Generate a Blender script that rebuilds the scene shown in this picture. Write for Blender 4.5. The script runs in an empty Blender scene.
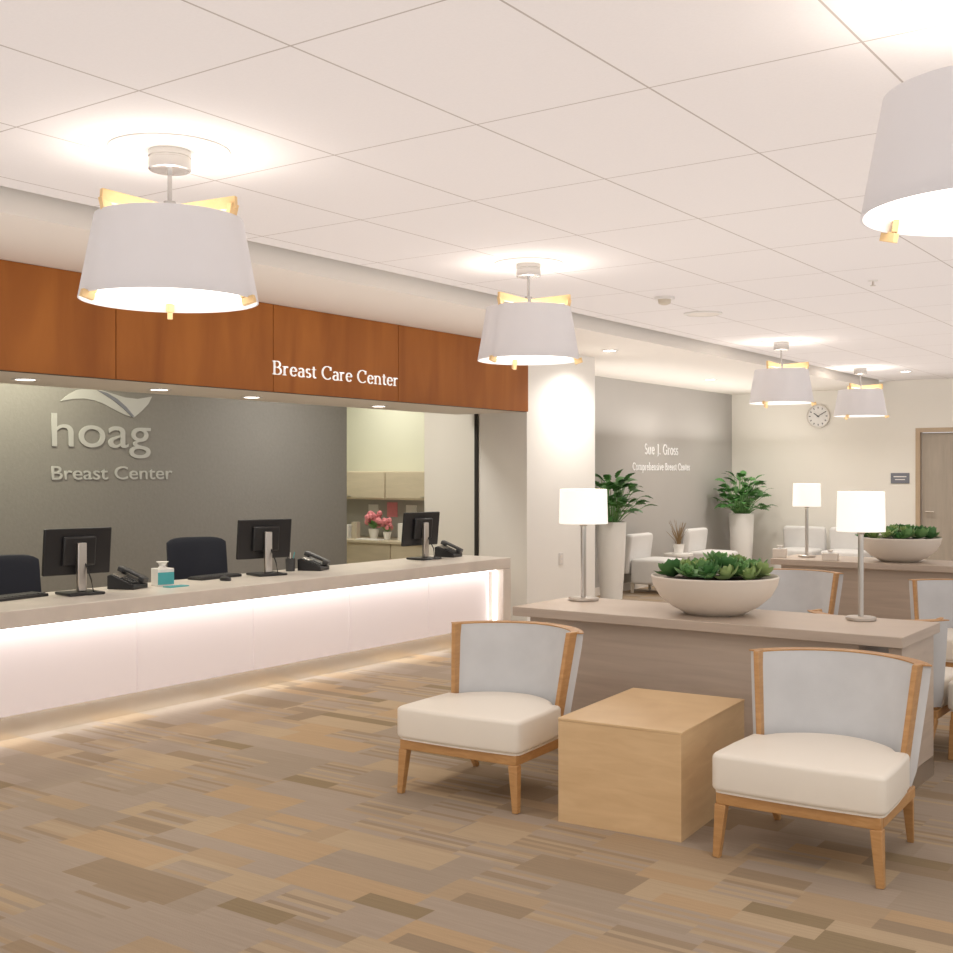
import bpy, bmesh, math, random
from mathutils import Vector, Matrix
random.seed(7)
SC = bpy.context.scene
C = SC.collection
PI = math.pi
R = math.radians

# ------------------------------------------------------------------ materials
def nm(name):
    m = bpy.data.materials.new(name); m.use_nodes = True
    nt = m.node_tree; b = nt.nodes['Principled BSDF']
    return m, nt, b
def mixrgb(nt, fac, a, b, blend='MIX'):
    n = nt.nodes.new('ShaderNodeMix'); n.data_type = 'RGBA'; n.blend_type = blend
    for sock, v in ((n.inputs[0], fac), (n.inputs[6], a), (n.inputs[7], b)):
        if hasattr(v, 'is_output'): nt.links.new(v, sock)
        elif isinstance(v, (int, float)): sock.default_value = v
        else: sock.default_value = (*v[:3], 1)
    return n.outputs[2]
def mth(nt, op, a, b=0.0, c=0.0):
    n = nt.nodes.new('ShaderNodeMath'); n.operation = op
    for i, v in enumerate((a, b, c)):
        if hasattr(v, 'is_output'): nt.links.new(v, n.inputs[i])
        else: n.inputs[i].default_value = v
    return n.outputs[0]
def mat(name, col, rough=.5, metal=0.0, var=.06, scale=8, bump=0.0, bscale=120, em=None, es=0.0, coat=0.0, trans=0.0):
    m, nt, b = nm(name)
    tc = nt.nodes.new('ShaderNodeTexCoord')
    nz = nt.nodes.new('ShaderNodeTexNoise'); nz.inputs['Scale'].default_value = scale; nz.inputs['Detail'].default_value = 3
    nt.links.new(tc.outputs['Object'], nz.inputs['Vector'])
    a = tuple(max(0, c*(1-var)) for c in col); d = tuple(min(1, c*(1+var)) for c in col)
    nt.links.new(mixrgb(nt, nz.outputs['Fac'], a, d), b.inputs['Base Color'])
    b.inputs['Roughness'].default_value = rough; b.inputs['Metallic'].default_value = metal
    b.inputs['Coat Weight'].default_value = coat
    if em: b.inputs['Emission Color'].default_value = (*em, 1); b.inputs['Emission Strength'].default_value = es
    if bump:
        n2 = nt.nodes.new('ShaderNodeTexNoise'); n2.inputs['Scale'].default_value = bscale
        nt.links.new(tc.outputs['Object'], n2.inputs['Vector'])
        bp = nt.nodes.new('ShaderNodeBump'); bp.inputs['Strength'].default_value = bump; bp.inputs['Distance'].default_value = .004
        nt.links.new(n2.outputs['Fac'], bp.inputs['Height']); nt.links.new(bp.outputs[0], b.inputs['Normal'])
    if trans:
        tr = nt.nodes.new('ShaderNodeBsdfTranslucent'); tr.inputs[0].default_value = (*col, 1)
        mx = nt.nodes.new('ShaderNodeMixShader'); mx.inputs[0].default_value = trans
        nt.links.new(b.outputs[0], mx.inputs[1]); nt.links.new(tr.outputs[0], mx.inputs[2])
        nt.links.new(mx.outputs[0], nt.nodes['Material Output'].inputs[0])
    return m
def wood(name, c1, c2, stretch=(1, 1, 12), scale=3, rough=.4, coat=0.0, spec=.5):
    m, nt, b = nm(name)
    tc = nt.nodes.new('ShaderNodeTexCoord'); mp = nt.nodes.new('ShaderNodeMapping')
    mp.inputs['Scale'].default_value = stretch
    nt.links.new(tc.outputs['Object'], mp.inputs[0])
    nz = nt.nodes.new('ShaderNodeTexNoise'); nz.inputs['Scale'].default_value = scale; nz.inputs['Detail'].default_value = 6; nz.inputs['Distortion'].default_value = .6
    nt.links.new(mp.outputs[0], nz.inputs['Vector'])
    rp = nt.nodes.new('ShaderNodeValToRGB')
    rp.color_ramp.elements[0].position = .3; rp.color_ramp.elements[1].position = .72
    rp.color_ramp.elements[0].color = (*c1, 1); rp.color_ramp.elements[1].color = (*c2, 1)
    nt.links.new(nz.outputs['Fac'], rp.inputs[0]); nt.links.new(rp.outputs[0], b.inputs['Base Color'])
    b.inputs['Roughness'].default_value = rough; b.inputs['Coat Weight'].default_value = coat
    b.inputs['Specular IOR Level'].default_value = spec
    return m

M = {}
M['cream'] = mat('cream_paint', (.87, .84, .77), .7, scale=1, var=.015)
M['white'] = mat('white_paint', (.88, .86, .82), .7, scale=1, var=.015)
M['soffit'] = mat('soffit_paint', (.82, .77, .71), .7, scale=1, var=.015)
M['greywall'] = mat('linen_wallcovering', (.265, .255, .24), .75, scale=30, var=.08, bump=.4, bscale=45)
M['greywall2'] = mat('grey_wallcovering', (.45, .43, .405), .75, scale=2, var=.03)
M['green'] = mat('pale_green_paint', (.73, .73, .60), .7, scale=1, var=.02)
M['fascia'] = wood('cherry_veneer', (.29, .090, .016), (.43, .150, .028), (1, 2.3, .42), 1.7, .45, spec=.25)
M['maple'] = wood('maple_veneer', (.71, .485, .26), (.82, .59, .34), (1.2, 1.2, 7), 3, .38)
M['oak'] = wood('oak_frame', (.50, .26, .095), (.62, .345, .14), (3, 3, 14), 4, .42)
M['ash'] = wood('light_pendant_wood', (.78, .53, .25), (.86, .60, .31), (4, 4, 4), 5, .5)
M['taupe'] = wood('taupe_laminate', (.54, .445, .365), (.63, .525, .435), (.6, 1, 9), 3, .38)
M['tancab'] = wood('cabinet_laminate', (.66, .58, .44), (.74, .65, .50), (1, 1, 6), 3, .5)
M['doorwood'] = wood('door_veneer', (.40, .35, .29), (.46, .40, .33), (6, 6, .6), 3, .5)
M['framepaint'] = mat('tan_door_frame', (.50, .38, .26), .5)
M['stone'] = mat('beige_quartz', (.76, .69, .62), .28, var=.13, scale=5)
M['panel'] = mat('frosted_pink_panel', (.84, .755, .74), .42, var=.02, scale=1, em=(1, .90, .89), es=.16)  # weak own emission added for softer, more even brightness
M['champagne'] = mat('champagne_metal', (.82, .77, .69), .25, metal=.9, var=.04)
M['steel'] = mat('brushed_nickel', (.62, .58, .53), .3, metal=1, var=.05)
M['chrome'] = mat('satin_silver', (.55, .53, .51), .25, metal=.8, var=.03)
M['cushion'] = mat('cream_leather', (.93, .87, .77), .45, var=.02, scale=4, bump=.08, bscale=250)
M['backfab'] = mat('pale_blue_grey_velvet', (.66, .67, .68), .85, var=.13, scale=6, bump=.1, bscale=200)
M['greyfab'] = mat('light_grey_fabric', (.76, .745, .725), .85, var=.05)
M['navy'] = mat('navy_fabric', (.016, .019, .032), .8, var=.1, bump=.1)
M['black'] = mat('black_plastic', (.018, .018, .02), .35, var=.05)
M['dark'] = mat('dark_grey_plastic', (.06, .06, .062), .4, var=.05)
M['screen'] = mat('screen_glass', (.01, .012, .016), .1, var=.02)
M['gap'] = mat('dark_slot', (.03, .026, .022), .8)
M['shade'] = mat('white_linen_shade', (.78, .76, .77), .8, var=.02, trans=.12)
M['lampshade'] = mat('lit_white_shade', (.95, .9, .82), .8, var=.02, em=(1, .94, .86), es=.7)
M['diffuser'] = mat('glowing_diffuser', (1, 1, 1), .5, var=0, em=(1, .94, .84), es=3)
M['strip'] = mat('led_strip', (1, 1, 1), .5, var=0, em=(1, .97, .97), es=6)
M['strip2'] = mat('led_strip_floor', (1, 1, 1), .5, var=0, em=(.90, .95, 1), es=11)
M['downlight'] = mat('downlight_lens', (1, 1, 1), .5, var=0, em=(1, .95, .86), es=10)
M['trimw'] = mat('white_plastic_trim', (.74, .71, .68), .4, var=.02)
M['letterw'] = mat('self_lit_white_letter', (.97, .97, .96), .4, var=.01, em=(1, .98, .95), es=.25)  # slight emission brightens the letters, which are not lit themselves
M['letters'] = mat('brushed_silver_letter', (.52, .525, .51), .4, metal=.1, var=.03)
M['letterg'] = mat('self_lit_silver_letter', (.96, .95, .94), .4, var=.01, em=(1, 1, 1), es=.08)  # faint emission added so the small letters stand out paler
M['bowl'] = mat('cream_ceramic', (.86, .79, .70), .5, var=.03, scale=5)
M['potw'] = mat('white_ceramic', (.90, .88, .84), .4, var=.02)
M['soil'] = mat('dark_soil', (.05, .035, .022), .9, var=.3, scale=40)
M['leaf1'] = mat('deep_green_leaf', (.10, .26, .085), .45, var=.35, scale=14)
M['leaf2'] = mat('mid_green_leaf', (.21, .42, .15), .5, var=.3, scale=14)
M['leaf3'] = mat('yellow_green_leaf', (.38, .52, .20), .5, var=.3, scale=14)
M['palm'] = mat('glossy_plant_leaf', (.08, .24, .06), .4, var=.4, scale=6)
M['dry'] = mat('dried_grass', (.36, .25, .13), .8, var=.2)
M['teal'] = mat('teal_card', (.08, .42, .45), .5)
M['pink'] = mat('pink_petals', (.85, .30, .34), .6, var=.15, scale=30)
M['paper'] = mat('white_paper', (.85, .83, .80), .6, var=.02)
M['signgrey'] = mat('slate_sign', (.20, .21, .25), .5)
M['beige'] = mat('beige_plastic', (.60, .53, .43), .5)

def carpet():
    m, nt, b = nm('patterned_carpet_tile')
    g = nt.nodes.new('ShaderNodeNewGeometry'); s = nt.nodes.new('ShaderNodeSeparateXYZ')
    nt.links.new(g.outputs['Position'], s.inputs[0]); X, Y = s.outputs[0], s.outputs[1]
    def cell(h, w, seed, rowh=None):
        """value per block; blocks in one band (rowh) share their side offset"""
        row = mth(nt, 'FLOOR', mth(nt, 'DIVIDE', Y, h)); band = mth(nt, 'FLOOR', mth(nt, 'DIVIDE', Y, rowh or h))
        w1 = nt.nodes.new('ShaderNodeTexWhiteNoise'); w1.noise_dimensions = '1D'
        nt.links.new(mth(nt, 'ADD', band, .37), w1.inputs['W'])
        col = mth(nt, 'FLOOR', mth(nt, 'ADD', mth(nt, 'DIVIDE', X, w), mth(nt, 'MULTIPLY', w1.outputs['Value'], 7.0)))
        cb = nt.nodes.new('ShaderNodeCombineXYZ'); nt.links.new(row, cb.inputs[0]); nt.links.new(col, cb.inputs[1]); cb.inputs[2].default_value = seed
        w2 = nt.nodes.new('ShaderNodeTexWhiteNoise'); w2.noise_dimensions = '3D'; nt.links.new(cb.outputs[0], w2.inputs['Vector'])
        return w2
    def ramp(fac, cols):
        rp = nt.nodes.new('ShaderNodeValToRGB'); cr = rp.color_ramp; cr.interpolation = 'CONSTANT'
        while len(cr.elements) < len(cols): cr.elements.new(.5)
        for i, c in enumerate(cols):
            cr.elements[i].position = i/len(cols); cr.elements[i].color = (*c, 1)
        nt.links.new(fac, rp.inputs[0]); return rp.outputs[0]
    tan = (.425, .315, .205); lt = (.465, .355, .235); gr = (.365, .295, .225); g2 = (.395, .32, .25); br = (.325, .245, .165); ol = (.285, .215, .13); orr = (.465, .33, .20)
    H = .21; W = .60
    A = cell(H, W, 3.0)
    base = ramp(A.outputs['Value'], [tan, gr, g2, lt, gr, g2, orr, tan, g2, gr, lt, g2, br])
    st = ramp(cell(H/8, W/2, 11.0, H).outputs['Value'], [gr, tan, br, g2, lt, g2])
    mask = mth(nt, 'GREATER_THAN', cell(H, W/2, 23.0, H).outputs['Value'], .62)
    col = mixrgb(nt, mth(nt, 'MULTIPLY', mask, .85), base, st)
    small = ramp(cell(H/2, W/2, 41.0, H).outputs['Value'], [br, tan, ol, g2, orr, br])
    col = mixrgb(nt, mth(nt, 'GREATER_THAN', cell(H/2, W/2, 57.0, H).outputs['Value'], .90), col, small)
    # faint woven ribs running along every plank
    wv = nt.nodes.new('ShaderNodeTexNoise'); wv.inputs['Scale'].default_value = 1.0; wv.inputs['Detail'].default_value = 4
    mp = nt.nodes.new('ShaderNodeMapping'); mp.inputs['Scale'].default_value = (3, 90, 1)
    nt.links.new(g.outputs['Position'], mp.inputs[0]); nt.links.new(mp.outputs[0], wv.inputs['Vector'])
    col = mixrgb(nt, .24, col, mixrgb(nt, wv.outputs['Fac'], (.2, .2, .2), (.8, .8, .8)), 'OVERLAY')
    nz = nt.nodes.new('ShaderNodeTexNoise'); nz.inputs['Scale'].default_value = 260; nt.links.new(g.outputs['Position'], nz.inputs['Vector'])
    col = mixrgb(nt, .35, col, mixrgb(nt, nz.outputs['Fac'], (.35, .35, .35), (.65, .65, .65)), 'OVERLAY')
    nt.links.new(col, b.inputs['Base Color']); b.inputs['Roughness'].default_value = .95
    b.inputs['Specular IOR Level'].default_value = .15
    bp = nt.nodes.new('ShaderNodeBump'); bp.inputs['Strength'].default_value = .3; bp.inputs['Distance'].default_value = .003
    nt.links.new(nz.outputs['Fac'], bp.inputs['Height']); nt.links.new(bp.outputs[0], b.inputs['Normal'])
    return m
M['carpet'] = carpet()
def ceil_mat():
    m, nt, b = nm('ceiling_tile')
    g = nt.nodes.new('ShaderNodeNewGeometry'); s = nt.nodes.new('ShaderNodeSeparateXYZ')
    nt.links.new(g.outputs['Position'], s.inputs[0])
    def line(v, off, step, w):
        f = mth(nt, 'FRACT', mth(nt, 'DIVIDE', mth(nt, 'ADD', v, -off+100*step), step))
        d = mth(nt, 'ABSOLUTE', mth(nt, 'SUBTRACT', f, .5))
        return mth(nt, 'GREATER_THAN', d, .5-w/step/2)
    l = mth(nt, 'MAXIMUM', line(s.outputs[0], -1.83, .73, .008), line(s.outputs[1], 2.6, 1.0, .007))
    nz = nt.nodes.new('ShaderNodeTexNoise'); nz.inputs['Scale'].default_value = 90; nt.links.new(g.outputs['Position'], nz.inputs['Vector'])
    c = mixrgb(nt, nz.outputs['Fac'], (.82, .79, .785), (.86, .83, .825))
    nt.links.new(mixrgb(nt, l, c, (.50, .45, .42)), b.inputs['Base Color']); b.inputs['Roughness'].default_value = .85
    b.inputs['Specular IOR Level'].default_value = .2
    return m
M['ceiling'] = ceil_mat()

# ------------------------------------------------------------------ helpers
def NB(): return bmesh.new()
def box(bm, x0, x1, y0, y1, z0, z1, mtx=None):
    vs = [bm.verts.new((x, y, z)) for z in (z0, z1) for y in (y0, y1) for x in (x0, x1)]
    for f in ((0, 2, 3, 1), (4, 5, 7, 6), (0, 1, 5, 4), (2, 6, 7, 3), (0, 4, 6, 2), (1, 3, 7, 5)):
        bm.faces.new([vs[i] for i in f])
    if mtx is not None: bmesh.ops.transform(bm, matrix=mtx, verts=vs)
    return vs
def loft(bm, rings, closed=True, cap=True):
    rr = [[bm.verts.new(p) for p in r] for r in rings]
    n = len(rr[0])
    for a, b in zip(rr, rr[1:]):
        for i in range(n if closed else n-1):
            j = (i+1) % n
            bm.faces.new((a[i], a[j], b[j], b[i]))
    if cap and closed:
        bm.faces.new(rr[0][::-1]); bm.faces.new(rr[-1])
    return rr
def lathe(bm, prof, n=40, cx=0, cy=0, closed=False):
    rings = [[(cx+r*math.cos(2*PI*i/n), cy+r*math.sin(2*PI*i/n), z) for i in range(n)] for r, z in prof]
    rr = [[bm.verts.new(p) for p in r] for r in rings]
    pairs = list(zip(rr, rr[1:]))
    if closed: pairs.append((rr[-1], rr[0]))
    for a, b in pairs:
        for i in range(n):
            j = (i+1) % n; bm.faces.new((a[i], a[j], b[j], b[i]))
    if not closed:
        if prof[0][0] > 1e-5: bm.faces.new(rr[0][::-1])
        if prof[-1][0] > 1e-5: bm.faces.new(rr[-1])
        bmesh.ops.remove_doubles(bm, verts=[v for r in (rr[0], rr[-1]) for v in r], dist=1e-6)
def cyl(bm, x, y, z0, z1, r0, r1=None, n=28):
    r1 = r0 if r1 is None else r1
    lathe(bm, [(r0, z0), (r1, z1)], n, x, y)
def tube(bm, pts, r, n=8, r1=None):
    pts = [Vector(p) for p in pts]; rings = []
    for i, p in enumerate(pts):
        t = (pts[min(i+1, len(pts)-1)]-pts[max(i-1, 0)]).normalized()
        up = Vector((0, 0, 1)) if abs(t.z) < .9 else Vector((1, 0, 0))
        a = t.cross(up).normalized(); b = t.cross(a)
        rad = r if r1 is None else r+(r1-r)*i/(len(pts)-1)
        rings.append([p+a*rad*math.cos(2*PI*k/n)+b*rad*math.sin(2*PI*k/n) for k in range(n)])
    loft(bm, rings)
def bar(bm, p0, p1, w, h, w1=None, h1=None):
    """rectangular bar; w horizontal, h along vertical-ish"""
    p0, p1 = Vector(p0), Vector(p1); t = (p1-p0).normalized()
    up = Vector((0, 0, 1)) if abs(t.z) < .95 else Vector((0, 1, 0))
    a = t.cross(up).normalized(); b = a.cross(t)
    w1 = w if w1 is None else w1; h1 = h if h1 is None else h1
    rings = []
    for p, ww, hh in ((p0, w, h), (p1, w1, h1)):
        rings.append([p+a*ww/2*sx+b*hh/2*sy for sx, sy in ((-1, -1), (1, -1), (1, 1), (-1, 1))])
    loft(bm, rings)
def obj(name, bm, m, parent=None, smooth=True, bevel=0.0, loc=None, seg=2):
    bmesh.ops.recalc_face_normals(bm, faces=bm.faces[:])
    me = bpy.data.meshes.new(name); bm.to_mesh(me); bm.free()
    if smooth:
        me.polygons.foreach_set('use_smooth', [True]*len(me.polygons)); me.set_sharp_from_angle(angle=R(38))
    me.materials.append(m)
    o = bpy.data.objects.new(name, me); C.objects.link(o)
    if parent: o.parent = parent
    if loc: o.location = loc
    if bevel:
        b = o.modifiers.new('Bevel', 'BEVEL'); b.width = bevel; b.segments = seg; b.limit_method = 'ANGLE'; b.angle_limit = R(40)
    return o
def bobj(name, dims, m, parent=None, bevel=0.0):
    bm = NB(); box(bm, *dims); return obj(name, bm, m, parent, bevel=bevel)
def tag(o, label, cat, group=None, kind=None):
    o['label'] = label; o['category'] = cat
    if group: o['group'] = group
    if kind: o['kind'] = kind
    return o
def struct(name, bm, m, bevel=0):
    o = obj(name, bm, m, bevel=bevel, smooth=False); o['kind'] = 'structure'; return o
def sbox(name, m, *dims, bevel=0):
    bm = NB()
    for d in dims: box(bm, *d)
    return struct(name, bm, m, bevel)
def thing(name, label, cat, loc=(0, 0, 0), rz=0, group=None):
    o = bpy.data.objects.new(name, None); C.objects.link(o); o.empty_display_size = .1
    o.location = loc; o.rotation_euler = (0, 0, rz); return tag(o, label, cat, group)
def dup(root, loc, rz, label, group=None):
    def rec(o, p):
        c = o.copy(); C.objects.link(c); c.parent = p
        for ch in list(o.children): rec(ch, c)
        return c
    r = rec(root, None); r.location = loc; r.rotation_euler = (0, 0, rz); r['label'] = label
    if group: r['group'] = group
    return r
def light(kind, loc, energy, col=(1, .9, .78), size=.05, rot=None, spot=None, size_y=None, parent=None):
    l = bpy.data.lights.new(kind.lower()+'_light', kind); l.energy = energy; l.color = col
    if kind == 'AREA':
        l.size = size
        if size_y: l.shape = 'RECTANGLE'; l.size_y = size_y
    else: l.shadow_soft_size = size
    if kind == 'SPOT': l.spot_size = R(spot or 100); l.spot_blend = .8
    o = bpy.data.objects.new(l.name, l); C.objects.link(o); o.location = loc
    if rot: o.rotation_euler = rot
    if parent: o.parent = parent
    return o

# ------------------------------------------------------------------ camera
CAMZ = 1.55; F = 1157.0; YAW = R(35.42)
cd = bpy.data.cameras.new('camera'); cam = bpy.data.objects.new('camera', cd); C.objects.link(cam)
cam.location = (0, 0, CAMZ); cam.rotation_euler = (R(90), 0, YAW)
cd.sensor_width = 36; cd.lens = F/953*36; cd.shift_y = -3.5/953; cd.clip_end = 100
SC.camera = cam

# ------------------------------------------------------------------ setting
CZ = 2.88; BZ = 2.777; YB = 17.1
sbox('floor', M['carpet'], (-12, 3.5, -3, 17.4, -.1, 0))
sbox('ceiling', M['ceiling'], (-4.90, 3.5, -3, YB, CZ, CZ+.1))
sbox('ceiling_soffit', M['soffit'], (-12, -4.98, -3, YB, BZ, CZ+.1))
sbox('trim_1', M['gap'], (-4.98, -4.90, -3, YB, CZ+.03, CZ+.1))
sbox('wall_fascia', M['soffit'], (-6.95, -6.125, -3, 9.42, 2.14, BZ))
sbox('wall_pier', M['white'], (-6.66, -6.1, 9.42, 10.75, 0, BZ))
sbox('wall_pier_back', M['cream'], (-7.4, -6.66, 10.62, 10.75, 0, BZ))
sbox('wall_reception_back', M['greywall'], (-8.65, -8.5, -3, 9.5, 0, BZ))
sbox('wall_reception_end', M['cream'], (-7.5, -6.66, 9.6, 9.72, 0, BZ))
sbox('trim_2', M['gap'], (-6.84, -6.80, 9.58, 9.60, 0, 2.5))
sbox('wall_workroom_right', M['cream'], (-7.56, -7.44, 9.72, 11.0, 0, BZ))
sbox('wall_workroom_back', M['green'], (-11, -7.44, 11.0, 11.1, 0, BZ))
sbox('wall_workroom_left', M['green'], (-11.1, -11, 9.5, 11.1, 0, BZ), (-11, -8.65, 9.4, 9.5, 0, BZ))
sbox('wall_alcove', M['greywall2'], (-7.4, -7.25, 10.75, YB, 0, BZ))
sbox('wall_back', M['cream'], (-7.4, -4.46, YB, YB+.15, 0, CZ), (-4.46, -3.38, YB, YB+.15, 2.19, CZ), (-3.38, 3.5, YB, YB+.15, 0, CZ))
sbox('baseboard_back', M['soffit'], (-7.25, -4.52, YB-.015, YB, 0, .1))
sbox('baseboard_alcove', M['soffit'], (-7.25, -7.235, 10.75, YB-.015, 0, .1))
sbox('baseboard_pier', M['soffit'], (-6.1, -6.085, 9.42, 10.75, 0, .1))

# door in back wall
bm = NB(); box(bm, -4.46, -4.40, YB-.03, YB+.12, 0, 2.19); box(bm, -3.44, -3.38, YB-.03, YB+.12, 0, 2.19); box(bm, -4.40, -3.44, YB-.03, YB+.12, 2.13, 2.19)
dr = bpy.data.objects.new('door_1', None); C.objects.link(dr); dr['kind'] = 'structure'
o = obj('door_frame', bm, M['framepaint'], dr, smooth=False)
o = bobj('door_leaf', (-4.39, -3.45, YB+.03, YB+.07, .01, 2.12), M['doorwood'], dr)
bm = NB(); tube(bm, [(-4.32, YB+.03, 1.0), (-4.32, YB-.03, 1.0), (-4.21, YB-.03, 1.0)], .011)
h = obj('door_handle', bm, M['steel'], dr)

# wood fascia panels, one per bay
ys = [3.24, 4.62, 5.99, 7.42, 9.40]
lab = ['cherry wood fascia panel above the desk at the left edge of the photo', 'cherry wood fascia panel just left of the one with white lettering',
       'cherry wood fascia panel carrying the white serif lettering', 'cherry wood fascia panel at the right end beside the white pier']
for i, (a, b) in enumerate(zip(ys, ys[1:])):
    o = bobj('fascia_panel', (-6.10, -6.07, a+.003, b-.003, 2.142, BZ-.002), M['fascia'], None, .002)
    tag(o, lab[i], 'wood panel', 'cherry fascia panels over the desk')
sbox('trim_3', M['gap'], (-6.124, -6.101, 3.3, 9.40, 2.14, BZ-.001))

# ------------------------------------------------------------------ lettering
def arc(cx, cy, rx, ry, a0, a1, n=12):
    return [(cx+rx*math.cos(R(a0+(a1-a0)*i/n)), cy+ry*math.sin(R(a0+(a1-a0)*i/n))) for i in range(n+1)]
def stem(x, y0, y1, s0=1, s1=1):
    L = [[(x, y0), (x, y1)]]
    if s0: L.append([(x-.095, y0+.012), (x+.095, y0+.012)])
    if s1: L.append([(x-.095, y1-.022), (x, y1-.012)])
    return L
def arch(x): return [arc(x+.15, .3, .15, .15, 165, 0)+[(x+.3, 0)], [(x+.21, .012), (x+.39, .012)]]
G = {
 'B': (.56, stem(.1, 0, .68)+[[(.1, .67), (.26, .67)]+arc(.27, .52, .14, .15, 90, -90)+[(.1, .37)], [(.27, .37)]+arc(.29, .185, .17, .175, 90, -90)+[(.1, .01)]]),
 'C': (.66, [arc(.36, .34, .30, .34, 48, 312, 18), [(.56, .48), (.56, .66)]]),
 'G': (.70, [arc(.36, .34, .30, .34, 48, 320, 18), [(.56, .48), (.56, .66)]]+stem(.58, .05, .3, 0, 0)+[[(.48, .3), (.66, .3)]]),
 'S': (.46, [arc(.23, .51, .14, .165, 35, 270), arc(.23, .175, .16, .17, 90, -145)]),
 'J': (.34, stem(.2, .02, .68, 0)+[arc(.1, .02, .1, .13, 0, -110)]),
 '.': (.2, [[(.07, .0), (.07, .07)]]),
 'r': (.38, stem(.1, 0, .45)+[arc(.22, .31, .11, .13, 165, 50)]),
 'e': (.46, [[(.07, .25), (.38, .25)], arc(.23, .225, .165, .225, 8, 322, 16)]),
 'a': (.44, [arc(.2, .32, .13, .12, 150, 0)+[(.33, .05), (.39, .01)], arc(.2, .12, .14, .13, 70, 335)]),
 's': (.36, [arc(.18, .335, .105, .11, 35, 270), arc(.18, .115, .12, .11, 90, -145)]),
 't': (.32, [[(.14, .58), (.14, .1)]+arc(.22, .1, .08, .09, 180, 310), [(.03, .44), (.27, .44)]]),
 'n': (.54, stem(.1, 0, .45)+arch(.1)),
 'm': (.84, stem(.1, 0, .45)+arch(.1)+arch(.4)),
 'h': (.54, stem(.1, 0, .72)+arch(.1)),
 'u': (.52, [[(.09, .44), (.09, .14)]+arc(.22, .14, .13, .14, 180, 340)]+stem(.38, 0, .45, 0)+[[(.38, .012), (.46, .012)]]),
 'o': (.48, [arc(.23, .225, .185, .225, 0, 360, 20)]),
 'p': (.5, stem(.1, -.22, .45)+[arc(.24, .225, .17, .225, 140, -140)]),
 'i': (.26, stem(.1, 0, .45)+[[(.08, .58), (.12, .66)]]),
 'v': (.46, [[(.05, .45), (.22, .0)], [(.22, .0), (.39, .45)], [(.0, .44), (.12, .44)], [(.32, .44), (.44, .44)]]),
 ' ': (.28, []),
}
def nib(ch, ox, size, thick, thin, depth):
    bm = NB()
    for pl in G[ch][1]:
        for (x0, y0), (x1, y1) in zip(pl, pl[1:]):
            dx, dy = x1-x0, y1-y0; L = math.hypot(dx, dy)
            if L < 1e-6: continue
            w = thin+(thick-thin)*abs(dy)/L; nx, ny = -dy/L*w/2, dx/L*w/2
            ex, ey = dx/L*.008, dy/L*.008
            q = [(x0-ex+nx, y0-ey+ny), (x0-ex-nx, y0-ey-ny), (x1+ex-nx, y1+ey-ny), (x1+ex+nx, y1+ey+ny)]
            loft(bm, [[((x+ox)*size, y*size, z) for x, y in q] for z in (0, depth)])
    return bm
MX = Matrix(((0, 0, 1, 0), (1, 0, 0, 0), (0, 1, 0, 0), (0, 0, 0, 1)))      # reads along +Y, faces +X
def serif(root, text, size, m, thick=.1, thin=.045, depth=.008, y=0, x0=0, width=1, track=.0):
    tot = sum(G[c][0]+track for c in text); size_x = width/tot
    x = 0
    for c in text:
        if c != ' ':
            bm = nib(c, x, 1, thick, thin, depth)
            bmesh.ops.transform(bm, matrix=MX @ Matrix.Translation((x0, y, 0)) @ Matrix.Diagonal((size_x, size, 1, 1)), verts=bm.verts[:])
            obj('letter', bm, m, root, smooth=False)
        x += G[c][0]+track
def sans(root, text, width, height, m, y=0, depth=.02, bold=0.0):
    cu = bpy.data.curves.new('t', 'FONT'); cu.body = text; cu.size = 1; cu.extrude = .5; cu.offset = bold
    t = bpy.data.objects.new('t', cu); C.objects.link(t)
    bpy.context.view_layer.update()
    me = bpy.data.meshes.new_from_object(t.evaluated_get(bpy.context.evaluated_depsgraph_get()))
    bpy.data.objects.remove(t)
    xs = [v.co.x for v in me.vertices]
    mx = MX @ Matrix.Translation((0, y, depth/2)) @ Matrix.Diagonal((width/(max(xs)-min(xs)), height/.70, depth, 1)) @ Matrix.Translation((-min(xs), 0, 0))
    me.transform(mx)
    bm = NB(); bm.from_mesh(me); bmesh.ops.remove_doubles(bm, verts=bm.verts[:], dist=1e-5)
    seen = set()
    bm.verts.ensure_lookup_table()
    for v0 in bm.verts:
        if v0.index in seen: continue
        isl = set(); st = [v0]
        while st:
            v = st.pop()
            if v.index in isl: continue
            isl.add(v.index)
            for e in v.link_edges: st.append(e.other_vert(v))
        seen |= isl
        b2 = bm.copy(); b2.verts.ensure_lookup_table()
        bmesh.ops.delete(b2, geom=[v for v in b2.verts if v.index not in isl], context='VERTS')
        obj('letter', b2, m, root, smooth=False)
    bm.free()
t = thing('wall_lettering', 'white raised serif lettering on the cherry wood band above the desk', 'sign', (-6.0695, 5.98, 2.268))
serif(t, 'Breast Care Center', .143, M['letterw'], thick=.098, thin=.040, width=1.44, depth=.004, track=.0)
t = thing('wall_lettering', 'two lines of small silver serif lettering on the pale grey alcove wall', 'sign', (-7.25, 13.78, 1.81))
serif(t, 'Sue J. Gross', .20, M['letterg'], thick=.115, thin=.075, y=0, x0=.35, width=1.05, depth=.006, track=.04)
serif(t, 'Comprehensive Breast Center', .14, M['letterg'], thick=.115, thin=.075, y=-.22, x0=.0, width=1.80, depth=.006, track=.04)

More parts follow.
